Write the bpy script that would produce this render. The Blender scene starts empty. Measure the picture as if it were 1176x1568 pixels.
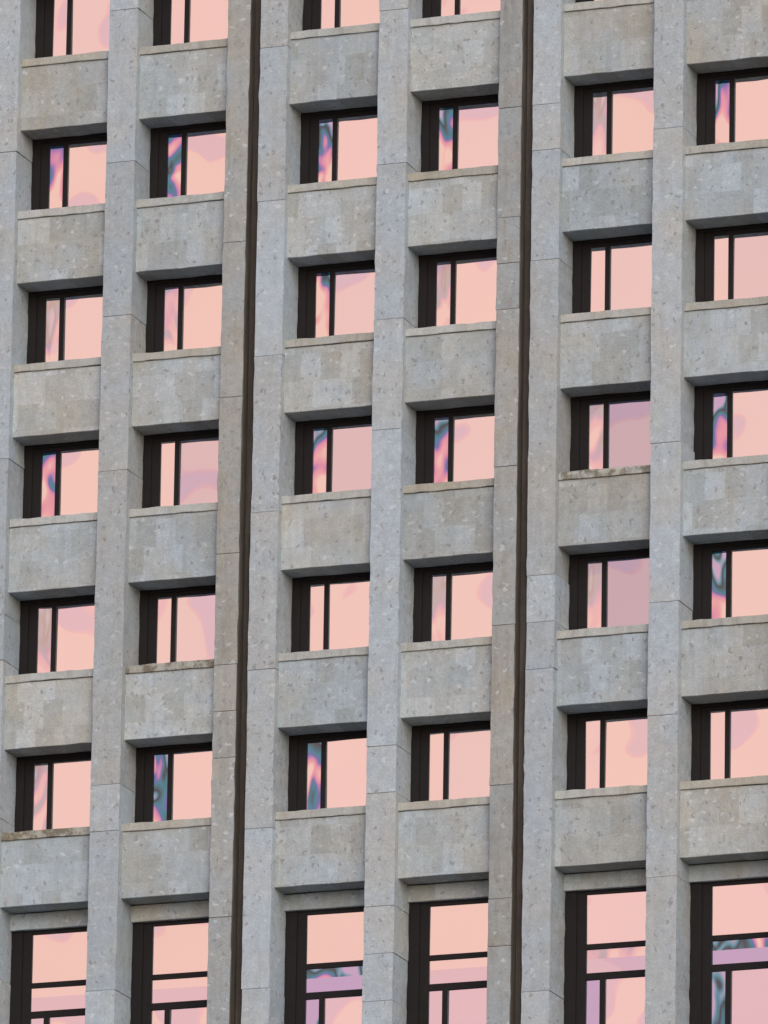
import bpy, bmesh, math, random
import numpy as np
from mathutils import Matrix, Vector
random.seed(11)
FPX=16000.0; H=3.4
# ---------------- camera calibration (solve pose from facade measurements) -------------
vert=[(0,[(22,90),(18,330),(12,570),(6,810),(2,1040)]),
(1,[(166,90),(158,325),(153,560),(147,800),(141,1035),(134,1278),(128,1540)]),
(2,[(209,90),(203,325),(198,560),(192,800),(187,1035),(180,1278),(174,1500)]),
(3,[(346,70),(342,300),(336,545),(331,780),(327,1020),(321,1265),(317,1540)]),
(4,[(441,60),(437,295),(432,530),(428,770),(423,1010),(419,1250)]),
(5,[(586,50),(581,285),(577,520),(573,760),(569,1000),(564,1245),(559,1540)]),
(6,[(630,50),(627,285),(622,520),(618,760),(614,1000),(610,1245)]),
(7,[(769,30),(766,265),(763,500),(760,740),(756,985),(753,1225),(751,1540)]),
(8,[(862,30),(859,265),(857,500),(853,740),(850,985),(847,1225)]),
(9,[(1000,5),(997,240),(995,480),(993,715),(991,960),(989,1210),(986,1540)]),
(10,[(1045,5),(1043,240),(1041,480),(1038,715),(1036,960),(1034,1210)]),
(11,[(1174,830),(1170,1300)])]
hor=[(0,[(22,200),(160,188),(210,182),(343,172),(442,160),(582,148),(630,141),(767,128),(864,117),(998,102),(1045,95),(1176,85)]),
(1,[(18,434),(157,422),(203,418),(338,407),(437,397),(579,384),(627,377),(765,365),(860,355),(995,342),(1043,335),(1176,325)]),
(2,[(12,668),(151,657),(198,654),(334,643),(433,633),(575,622),(623,615),(762,603),(856,595),(993,583),(1041,577),(1176,568)]),
(3,[(6,910),(145,902),(193,897),(329,887),(428,873),(571,863),(618,855),(758,846),(853,837),(991,827),(1038,820),(1176,812)]),
(4,[(2,1147),(138,1138),(187,1131),(324,1120),(424,1114),(567,1104),(614,1097),(755,1088),(851,1080),(989,1073),(1036,1066),(1176,1056)]),
(5,[(0,1390),(133,1379),(181,1376),(320,1367),(419,1358),(562,1349),(610,1343),(750,1335),(848,1328),(987,1319),(1035,1312),(1170,1306)])]
def basis(p):
    y,pt,r=p[0],p[1],p[2]
    F=np.array([-math.sin(y)*math.cos(pt),math.cos(y)*math.cos(pt),math.sin(pt)])
    R0=np.cross(F,[0,0,1]);R0/=np.linalg.norm(R0);U0=np.cross(R0,F)
    R=math.cos(r)*R0+math.sin(r)*U0;U=-math.sin(r)*R0+math.cos(r)*U0
    return R,U,F
def proj(p,P):
    R,U,F=basis(p);q=np.array(P)-p[3:6];d=q@F
    return 588+FPX*(q@R)/d,784-FPX*(q@U)/d
def edgeX(p,i):
    wb,wp,wr=p[6],p[7],p[8];M=2*wb+wp+wr
    k,j=divmod(i,4)
    return k*M+[0,wb,wb+wp,2*wb+wp][j]
def resid(p):
    out=[]
    for i,pts in vert:
        X=edgeX(p,i);a=proj(p,(X,0,6));b=proj(p,(X,0,-20))
        for u,v in pts:
            t=(v-a[1])/(b[1]-a[1]);out.append(a[0]+t*(b[0]-a[0])-u)
    for k,pts in hor:
        a=proj(p,(-1,.2,-k*H));b=proj(p,(18,.2,-k*H))
        for u,v in pts:
            t=(u-a[0])/(b[0]-a[0]);out.append(a[1]+t*(b[1]-a[1])-v)
    out.append((p[0]-math.radians(20.4))/math.radians(.15))
    out.append((p[1]-math.radians(15))/math.radians(.15))
    return np.array(out)
y0,p0=math.radians(20.4),math.radians(15)
D=220.;F=np.array([-math.sin(y0)*math.cos(p0),math.cos(y0)*math.cos(p0),math.sin(p0)])
C=np.array([8.5,0,-8.0])-D*F
p=np.array([y0,p0,-.0155,*C,2.06,.66,1.4]);lam=1e-3
r=resid(p)
for it in range(80):
    J=np.zeros((len(r),len(p)))
    for i in range(len(p)):
        h=1e-6*max(1,abs(p[i]));q=p.copy();q[i]+=h;J[:,i]=(resid(q)-r)/h
    A=J.T@J
    dp=np.linalg.solve(A+lam*np.diag(np.diag(A)),-J.T@r);rn=resid(p+dp)
    if rn@rn<r@r: p=p+dp;r=rn;lam=max(lam*.3,1e-9)
    else: lam*=5
WB,WP,WR=[float(a) for a in p[6:9]];M=2*WB+WP+WR
R_,U_,F_=basis(p)
scn=bpy.context.scene
cam=bpy.data.cameras.new("camera");co=bpy.data.objects.new("camera",cam);scn.collection.objects.link(co)
cam.sensor_fit='HORIZONTAL';cam.sensor_width=36;cam.lens=FPX/1176*36;cam.clip_start=1;cam.clip_end=6000
co.matrix_world=Matrix(((R_[0],U_[0],-F_[0],p[3]),(R_[1],U_[1],-F_[1],p[4]),(R_[2],U_[2],-F_[2],p[5]),(0,0,0,1)))
scn.camera=co
ZG=float(p[5])-1.6
OPEN=1.81
# ---------------- materials ----------------
def newmat(name):
    m=bpy.data.materials.new(name);m.use_nodes=True
    nt=m.node_tree;nt.nodes.clear()
    o=nt.nodes.new('ShaderNodeOutputMaterial');b=nt.nodes.new('ShaderNodeBsdfPrincipled')
    nt.links.new(b.outputs[0],o.inputs[0]);return m,nt,b
class G:
    def __init__(s,nt): s.nt=nt
    def n(s,t,**k):
        x=s.nt.nodes.new(t)
        for a,b in k.items(): setattr(x,a,b)
        return x
    def l(s,a,b): s.nt.links.new(a,b)
    def noise(s,vec,scale,detail=4,rough=.55,dist=0):
        x=s.n('ShaderNodeTexNoise');x.inputs['Scale'].default_value=scale;x.inputs['Detail'].default_value=detail
        x.inputs['Roughness'].default_value=rough;x.inputs['Distortion'].default_value=dist
        s.l(vec,x.inputs['Vector']);return x
    def ramp(s,fac,stops,interp='LINEAR'):
        x=s.n('ShaderNodeValToRGB');x.color_ramp.interpolation=interp
        e=x.color_ramp.elements
        while len(e)<len(stops): e.new(.5)
        for i,(pz,c) in enumerate(stops):
            e[i].position=pz;e[i].color=(c,c,c,1) if isinstance(c,(int,float)) else (*c,1)
        s.l(fac,x.inputs[0]);return x.outputs[0]
    def mix(s,fac,a,b,mode='MIX'):
        x=s.n('ShaderNodeMix',data_type='RGBA',blend_type=mode)
        for v,i in ((fac,0),(a,6),(b,7)):
            if hasattr(v,'links'): s.l(v,x.inputs[i])
            elif isinstance(v,(int,float)): x.inputs[i].default_value=v
            else: x.inputs[i].default_value=(*v,1)
        return x.outputs[2]
    def math(s,op,a,b=0.0,c=0.0,clamp=False):
        x=s.n('ShaderNodeMath',operation=op);x.use_clamp=clamp
        for i,v in enumerate((a,b,c)):
            if hasattr(v,'links'): s.l(v,x.inputs[i])
            else: x.inputs[i].default_value=v
        return x.outputs[0]
    def mapping(s,vec,scale,loc=(0,0,0),rot=(0,0,0)):
        x=s.n('ShaderNodeMapping');x.inputs['Scale'].default_value=scale;x.inputs['Location'].default_value=loc;x.inputs['Rotation'].default_value=rot
        s.l(vec,x.inputs[0]);return x.outputs[0]
def concrete(name,ca,cb,slab=False,stain=.35,moss=False,chip=True):
    m,nt,b=newmat(name);g=G(nt)
    tc=g.n('ShaderNodeTexCoord').outputs['Object']
    at=g.n('ShaderNodeAttribute',attribute_name='tint')
    sep=g.n('ShaderNodeSeparateColor');g.l(at.outputs['Color'],sep.inputs[0])
    off=g.n('ShaderNodeVectorMath',operation='MULTIPLY_ADD')
    g.l(at.outputs['Color'],off.inputs[0]);off.inputs[1].default_value=(31,17,23);g.l(tc,off.inputs[2])
    v=off.outputs[0]
    big=g.noise(v,.9,3,.55).outputs[0]
    f=g.math('ADD',g.math('MULTIPLY',big,1.1),g.math('MULTIPLY',sep.outputs[1],.3))
    col=g.mix(g.ramp(f,[(.52,0.),(.97,1.)]),ca,cb)
    if slab:
        wob=g.noise(v,2.5,1).outputs['Color']
        ad=g.n('ShaderNodeVectorMath',operation='MULTIPLY_ADD');g.l(wob,ad.inputs[0]);ad.inputs[1].default_value=(.06,.06,.06);g.l(v,ad.inputs[2])
        mp=g.mapping(ad.outputs[0],(1,1,1),rot=(math.radians(-90),0,0))
        br=g.n('ShaderNodeTexBrick');g.l(mp,br.inputs['Vector'])
        br.inputs['Color1'].default_value=(.80,.79,.75,1);br.inputs['Color2'].default_value=(1.08,1.11,1.14,1)
        br.inputs['Mortar'].default_value=(.92,.92,.91,1);br.inputs['Scale'].default_value=1
        br.inputs['Mortar Size'].default_value=.014;br.inputs['Mortar Smooth'].default_value=1
        br.inputs['Brick Width'].default_value=.44;br.inputs['Row Height'].default_value=.60
        br.offset=.4;br.inputs['Bias'].default_value=.0
        col=g.mix(.75,col,br.outputs[0],'MULTIPLY')
    med=g.noise(v,5,4,.7).outputs[0]
    col=g.mix(.8,col,g.ramp(med,[(.3,.86),(.7,1.13)]),'MULTIPLY')
    fine=g.noise(v,30,3,.75).outputs[0]
    col=g.mix(.9,col,g.ramp(fine,[(.3,.82),(.7,1.16)]),'MULTIPLY')
    st=g.noise(g.mapping(v,(6,6,.5)),1,3,.6).outputs[0]
    col=g.mix(g.ramp(st,[(.5,0.),(.75,stain)]),col,(.28,.25,.21))
    if chip:
        dv=g.n('ShaderNodeVectorMath',operation='MULTIPLY_ADD')
        g.l(g.noise(v,9,1).outputs['Color'],dv.inputs[0]);dv.inputs[1].default_value=(.2,.2,.2);g.l(v,dv.inputs[2])
        for sc,thr,c,am,ms in ((3.6,.13,(.27,.265,.275),.75,(1.7,1.7,1)),(3.0,.11,(.64,.66,.67),.55,(1,1,1.7))):
            vo=g.n('ShaderNodeTexVoronoi');vo.inputs['Scale'].default_value=sc;vo.inputs['Randomness'].default_value=.75
            g.l(g.mapping(dv.outputs[0],ms,loc=(sc,sc*2,sc*3)),vo.inputs['Vector'])
            col=g.mix(g.ramp(vo.outputs['Distance'],[(thr,am),(thr+.10,0.)]),col,c)
    if moss:
        mk=g.math('MULTIPLY',g.ramp(sep.outputs[2],[(.8,.0),(.9,1.)]),g.ramp(g.noise(v,3.5,4,.7).outputs[0],[(.45,0.),(.56,.75)]))
        col=g.mix(mk,col,(.15,.12,.07))
    col=g.mix(1.,col,g.ramp(sep.outputs[0],[(0,.92),(1,1.08)]),'MULTIPLY')
    g.l(col,b.inputs['Base Color']);b.inputs['Roughness'].default_value=.9;b.inputs['Specular IOR Level'].default_value=.25
    bp=g.n('ShaderNodeBump');bp.inputs['Distance'].default_value=.02;bp.inputs['Strength'].default_value=.6
    g.l(med,bp.inputs['Height']);g.l(bp.outputs[0],b.inputs['Normal'])
    return m
m_pier=concrete("pier_concrete",(.445,.495,.54),(.47,.465,.445),stain=.22)
m_pier2=concrete("stained_pier_concrete",(.38,.40,.41),(.40,.37,.32),stain=.5)
m_span=concrete("spandrel_concrete",(.44,.49,.53),(.48,.465,.425),slab=True,stain=.25)
m_sill=concrete("sill_stone",(.48,.49,.475),(.46,.425,.35),stain=.5,moss=True,chip=False)
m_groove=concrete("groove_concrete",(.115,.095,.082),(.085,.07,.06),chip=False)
m,nt,b=newmat("dark_window_metal");g=G(nt)
tc=g.n('ShaderNodeTexCoord').outputs['Object']
g.l(g.mix(g.noise(tc,6,2).outputs[0],(.008,.006,.006),(.016,.012,.012)),b.inputs['Base Color']);b.inputs['Roughness'].default_value=.6;b.inputs['Specular IOR Level'].default_value=.25
m_frame=m
m,nt,b=newmat("window_glass");g=G(nt)
tc=g.n('ShaderNodeTexCoord').outputs['Object']
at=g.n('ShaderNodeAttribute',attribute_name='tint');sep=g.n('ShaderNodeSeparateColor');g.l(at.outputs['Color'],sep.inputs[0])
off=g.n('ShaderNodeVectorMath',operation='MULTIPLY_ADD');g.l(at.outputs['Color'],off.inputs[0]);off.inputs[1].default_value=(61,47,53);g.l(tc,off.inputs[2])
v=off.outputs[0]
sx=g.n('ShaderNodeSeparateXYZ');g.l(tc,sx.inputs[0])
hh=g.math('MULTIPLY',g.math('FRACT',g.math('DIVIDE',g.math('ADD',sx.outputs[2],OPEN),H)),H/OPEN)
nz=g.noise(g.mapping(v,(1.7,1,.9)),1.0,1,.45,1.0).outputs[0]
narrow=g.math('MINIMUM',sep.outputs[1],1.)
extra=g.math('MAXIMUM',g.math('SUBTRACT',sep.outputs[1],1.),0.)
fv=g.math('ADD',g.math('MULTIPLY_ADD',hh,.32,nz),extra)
irid_tint=g.ramp(fv,[(.50,(.96,.93,.92)),(.57,(.88,.58,.70)),(.62,(.80,.45,.72)),(.655,(.50,.32,.80)),(.69,(.14,.24,.68)),(.735,(.04,.34,.54)),(.78,(.05,.20,.27)),(.82,(.04,.07,.11)),(.865,(.10,.45,.66)),(.92,(.6,.6,1.))])  # iridescent reflection swirls painted into the glass base colour
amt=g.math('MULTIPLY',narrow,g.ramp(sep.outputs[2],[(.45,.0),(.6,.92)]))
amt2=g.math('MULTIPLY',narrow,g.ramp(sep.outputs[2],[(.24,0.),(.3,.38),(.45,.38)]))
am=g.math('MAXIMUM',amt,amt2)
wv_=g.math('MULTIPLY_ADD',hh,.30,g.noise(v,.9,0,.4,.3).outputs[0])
wide=g.ramp(wv_,[(.5,(.98,.97,.98)),(.80,(.97,.96,.97)),(.82,(.96,.84,.92)),(.85,(.85,.83,1.))])  # lilac reflection blobs, painted into the colour towards the pane top
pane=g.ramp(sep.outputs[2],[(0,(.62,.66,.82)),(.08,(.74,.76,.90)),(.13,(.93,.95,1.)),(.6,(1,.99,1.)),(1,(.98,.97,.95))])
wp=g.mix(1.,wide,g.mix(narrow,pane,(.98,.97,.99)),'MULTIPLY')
col=g.mix(am,wp,irid_tint)
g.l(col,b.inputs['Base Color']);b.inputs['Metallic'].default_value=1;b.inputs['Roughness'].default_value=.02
bp=g.n('ShaderNodeBump');bp.inputs['Strength'].default_value=1
g.l(g.math('MULTIPLY_ADD',narrow,.010,.003),bp.inputs['Distance'])
g.l(g.noise(v,1.0,0,.4).outputs[0],bp.inputs['Height']);g.l(bp.outputs[0],b.inputs['Normal'])
m_glass=m
# ---------------- geometry ----------------
class MB:
    def __init__(s,name,mat,parent,bevel=0):
        s.name,s.mat,s.par,s.bev=name,mat,parent,bevel;s.v=[];s.f=[];s.c=[]
    def box(s,x0,x1,y0,y1,z0,z1,t=None,wob=0,step=.3,axis='z'):
        t=t or (random.random(),random.random(),random.random())
        L=(z1-z0) if axis=='z' else (x1-x0)
        n=max(1,int(L/step)) if wob else 1
        b0=len(s.v);J=lambda:random.gauss(0,wob) if wob else 0
        for i in range(n+1):
            e=i/n
            if axis=='z':
                z=z0+L*e
                for (x,y) in ((x0,y0),(x1,y0),(x1,y1),(x0,y1)): s.v.append((x+J(),y+J()*.6,z))
            else:
                x=x0+L*e
                for (y,z) in ((y0,z0),(y0,z1),(y1,z1),(y1,z0)): s.v.append((x,y+J()*.5,z+J()))
        for i in range(n):
            a=b0+4*i
            for k in range(4):
                k2=(k+1)%4
                s.f.append((a+k,a+k2,a+4+k2,a+4+k));s.c.append(t)
        s.f.append((b0+3,b0+2,b0+1,b0));s.f.append((b0+4*n,b0+4*n+1,b0+4*n+2,b0+4*n+3));s.c+= [t,t]
    def quad(s,pts,t):
        b0=len(s.v);s.v+=pts;s.f.append((b0,b0+1,b0+2,b0+3));s.c.append(t)
    def done(s):
        me=bpy.data.meshes.new(s.name);me.from_pydata(s.v,[],s.f)
        ca=me.color_attributes.new('tint','FLOAT_COLOR','CORNER')
        dat=[]
        for pl,c in zip(me.polygons,s.c): dat+=[c[0],c[1],c[2],1]*pl.loop_total
        ca.data.foreach_set('color',dat)
        me.materials.append(s.mat)
        if s.mat is not m_glass:
            bm=bmesh.new();bm.from_mesh(me);bmesh.ops.recalc_face_normals(bm,faces=bm.faces);bm.to_mesh(me);bm.free()
        o=bpy.data.objects.new(s.name,me);scn.collection.objects.link(o);o.parent=s.par
        if s.bev:
            mo=o.modifiers.new('bevel','BEVEL');mo.width=s.bev;mo.segments=1;mo.limit_method='ANGLE';mo.angle_limit=math.radians(50)
        return o
tower=bpy.data.objects.new("concrete_office_tower",None);scn.collection.objects.link(tower)
piers=MB("pilasters",m_pier,tower,.006);piers2=MB("stained_pilasters",m_pier2,tower,.006)
span=MB("spandrel_panels",m_span,tower,.01);sill=MB("window_sills",m_sill,tower,.008)
gro=MB("pilaster_grooves",m_groove,tower);fr=MB("window_frames",m_frame,tower);gl=MB("window_glass",m_glass,tower)
core=MB("building_core",m_groove,tower)
KT,KB=-7,16
ZT=-KT*H+2.0
YS=.2;YF=.90;YG=.925;YB=1.1
def pier(mb,x0,x1,y1=YB):
    top=ZT;z=ZG+random.uniform(1.5,3.0);prev=ZG
    while prev<top:
        dy=random.uniform(-.005,.005);dx=random.uniform(-.007,.007)
        mb.box(x0+dx,x1+dx,dy,y1,prev,min(z,top)-.009,wob=.006,step=.25)
        prev=z;z+=random.choice([3.4,3.4,3.4,6.8,2.4,1.0])
    gro.box(x0+.03,x1-.03,.03,y1-.02,ZG,ZT-.1)
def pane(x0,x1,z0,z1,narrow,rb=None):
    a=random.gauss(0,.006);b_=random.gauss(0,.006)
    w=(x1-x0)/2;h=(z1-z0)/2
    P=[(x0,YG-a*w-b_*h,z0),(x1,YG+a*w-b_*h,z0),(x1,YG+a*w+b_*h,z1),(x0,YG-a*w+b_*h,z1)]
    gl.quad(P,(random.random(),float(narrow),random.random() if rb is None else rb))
GX=.39
# sashes whose old glass has strong / faint iridescence painted in its colour, and mauve panes: (bay, storey)
STRONG={(0,0),(1,0),(2,0),(3,0),(5,0),(2,1),(0,2),(2,2),(3,2),(5,2),(5,3),(1,4),(2,4)}
FAINT={(4,0),(3,1),(0,1),(1,1),(4,2),(4,3),(0,3),(3,3),(0,4)}
MAUVE={(4,2):.03,(4,3):.02,(2,2):.10,(1,2):.10,(5,1):.12,(2,1):.15,(3,4):.15}
def window(X,zb,zt,bay,k):
    fr.box(X-.01,X+.19,YF-.03,YB,zb,zt);fr.box(X+WB-.12,X+WB+.01,YF-.03,YB,zb,zt)
    fr.box(X+.19,X+WB-.12,YF-.03,YB,zt-.08,zt+.01)
    fr.box(X+.19,X+GX,YF,YB-.02,zb,zt-.08);fr.box(X+WB-.2,X+WB-.12,YF,YB-.02,zb,zt-.08)
    fr.box(X+GX,X+WB-.2,YF+.002,YB-.02,zt-.165,zt-.08);fr.box(X+GX,X+WB-.2,YF+.002,YB-.02,zb,zb+.1)
    fr.box(X+.71,X+.82,YF-.015,YB-.02,zb+.1,zt-.165)
    vis=0<=bay<6 and 0<=k<5
    if vis: rb=.85 if (bay,k) in STRONG else (.35 if (bay,k) in FAINT else .2)
    else: rb=random.choice([.85,.85,.35,.2,.2,.35])
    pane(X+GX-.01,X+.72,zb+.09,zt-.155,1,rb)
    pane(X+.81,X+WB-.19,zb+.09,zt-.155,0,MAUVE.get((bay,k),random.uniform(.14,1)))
def tall(X,L,bay):
    zt=L-.37
    span.box(X-.02,X+WB+.02,YF-.12,YB,zt,L-.02,wob=.003,axis='x')
    zb=L-3.95
    fr.box(X-.01,X+.25,YF-.03,YB,zb,zt-.002);fr.box(X+WB-.12,X+WB+.01,YF-.03,YB,zb,zt-.002)
    a=X+.46;b=X+WB-.2
    fr.box(X+.25,a,YF,YB-.02,zb,zt-.002);fr.box(b,X+WB-.12,YF,YB-.02,zb,zt-.002)
    z1=zt-.09;z2=z1-1.04;z3=z2-.11;z4=z3-.50;z5=z4-.14
    for (u,w_) in ((z1,zt-.004),(z3,z2),(z5,z4),(zb,zb+.1)): fr.box(a,b,YF-.01,YB-.02,u,w_)
    fr.box(a+.30,a+.42,YF-.015,YB-.02,zb+.1,z5)
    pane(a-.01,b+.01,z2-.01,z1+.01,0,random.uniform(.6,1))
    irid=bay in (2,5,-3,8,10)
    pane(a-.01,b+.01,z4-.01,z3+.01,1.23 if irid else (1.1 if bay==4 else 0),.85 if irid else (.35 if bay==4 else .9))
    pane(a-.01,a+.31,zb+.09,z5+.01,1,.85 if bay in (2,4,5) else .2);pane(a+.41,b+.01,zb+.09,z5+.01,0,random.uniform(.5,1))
def spandrel(X,z0,z1,moss=False):
    span.box(X-.02,X+WB+.02,YS,YB,z0,z1-.17,wob=.005,axis='x')
    sill.box(X-.01,X+WB+.01,YS-.04,YB-.01,z1-.168,z1,(random.random(),random.random(),1. if moss else random.random()*.6),wob=.005,axis='x',step=.2)
MOSS={(0,4),(1,3),(4,2),(-5,1),(13,5),(-3,8),(9,-2)}
MS=range(-3,6)
for mi in MS:
    x=mi*M
    pier(piers,x+WB,x+WB+WP)
    wl=.50;wg=.26;xr=x+2*WB+WP
    pier(piers2,xr,xr+wl);pier(piers,xr+wl+wg,xr+WR)
    gro.box(xr+wl-.02,xr+wl+wg+.02,.30,YB-.05,ZG,ZT-.05)
    gro.box(xr+wl-.02,xr+wl+.022,.035,.29,ZG,ZT-.05)
    for bi,X in enumerate((x,x+WB+WP)):
        k=KT;bay=mi*2+bi
        while k<=KB:
            L=-k*H
            if L-H<ZG+1:
                spandrel(X,ZG,L-OPEN);window(X,L-OPEN,L,bay,k);break
            if k==5:
                tall(X,L,bay);spandrel(X,L-2*H,L-3.95);k+=2;continue
            window(X,L-OPEN,L,bay,k);spandrel(X,L-H,L-OPEN,(bay,k) in MOSS);k+=1
        span.box(X-.02,X+WB+.02,YS,YB,-KT*H,ZT-.06,wob=.003,axis='x')
xa,xb=MS[0]*M-.02,(MS[-1]+1)*M+.02
core.box(xa,xb,YB+.01,22,ZG,ZT-.02)
span.box(xa-.1,xb+.1,-.12,22.1,ZT+.004,ZT+.9)
for o in (piers,piers2,span,sill,gro,fr,gl,core): o.done()
# ground
mg,nt,b=newmat("asphalt_ground");g=G(nt);tc=g.n('ShaderNodeTexCoord').outputs['Object']
g.l(g.mix(g.noise(tc,.3,3).outputs[0],(.05,.05,.052),(.085,.082,.08)),b.inputs['Base Color']);b.inputs['Roughness'].default_value=.9
me=bpy.data.meshes.new("ground");S=3000
me.from_pydata([(-S,-S,ZG-.004),(S,-S,ZG-.004),(S,S,ZG-.004),(-S,S,ZG-.004)],[],[(0,1,2,3)]);me.materials.append(mg)
scn.collection.objects.link(bpy.data.objects.new("ground",me))
# ---------------- sky and light ----------------
w=bpy.data.worlds.new("World");scn.world=w;w.use_nodes=True;nt=w.node_tree;nt.nodes.clear();g=G(nt)
out=g.n('ShaderNodeOutputWorld')
sk=g.n('ShaderNodeTexSky',sky_type='NISHITA');sk.sun_disc=False
SE,SR=math.radians(24),math.radians(150)
sk.sun_elevation=SE;sk.sun_rotation=SR
b1=g.n('ShaderNodeBackground');b1.inputs[1].default_value=.15;g.l(sk.outputs[0],b1.inputs[0])
tc=g.n('ShaderNodeTexCoord').outputs['Generated']
ry,rp=float(p[0]),float(p[1])
gd=(-math.sin(ry)*math.cos(rp),-math.cos(ry)*math.cos(rp),math.sin(rp))
nzc=g.noise(tc,6,1,.5,.2)
wv=g.n('ShaderNodeVectorMath',operation='MULTIPLY_ADD');g.l(nzc.outputs['Color'],wv.inputs[0]);wv.inputs[1].default_value=(.14,.14,.14);g.l(tc,wv.inputs[2])
sb=g.n('ShaderNodeVectorMath',operation='SUBTRACT');g.l(wv.outputs[0],sb.inputs[0]);sb.inputs[1].default_value=tuple(c+.07 for c in gd)
ln=g.n('ShaderNodeVectorMath',operation='LENGTH');g.l(sb.outputs[0],ln.inputs[0])
dist=ln.outputs['Value']
cc=g.ramp(dist,[(0,(.93,.60,.50)),(.05,(.92,.58,.51)),(.1,(.89,.56,.54)),(.2,(.82,.54,.62)),(.3,(.5,.42,.64)),(.4,(.25,.38,.55)),(.7,(.3,.4,.5))])
b2=g.n('ShaderNodeBackground');g.l(cc,b2.inputs[0]);b2.inputs[1].default_value=1.0
mx=g.n('ShaderNodeMixShader');g.l(g.ramp(dist,[(.3,1.),(.6,0.)]),mx.inputs[0]);g.l(b1.outputs[0],mx.inputs[1]);g.l(b2.outputs[0],mx.inputs[2])
g.l(mx.outputs[0],out.inputs[0])
sl=bpy.data.lights.new("sun",'SUN');sl.energy=1.45;sl.angle=math.radians(70);sl.color=(1,.98,.96)
so=bpy.data.objects.new("sun",sl);scn.collection.objects.link(so)
sd=Vector((math.sin(SR)*math.cos(SE),math.cos(SR)*math.cos(SE),math.sin(SE)))
so.rotation_euler=sd.to_track_quat('Z','Y').to_euler()
scn.view_settings.view_transform='Standard';scn.view_settings.look='None';scn.view_settings.exposure=0
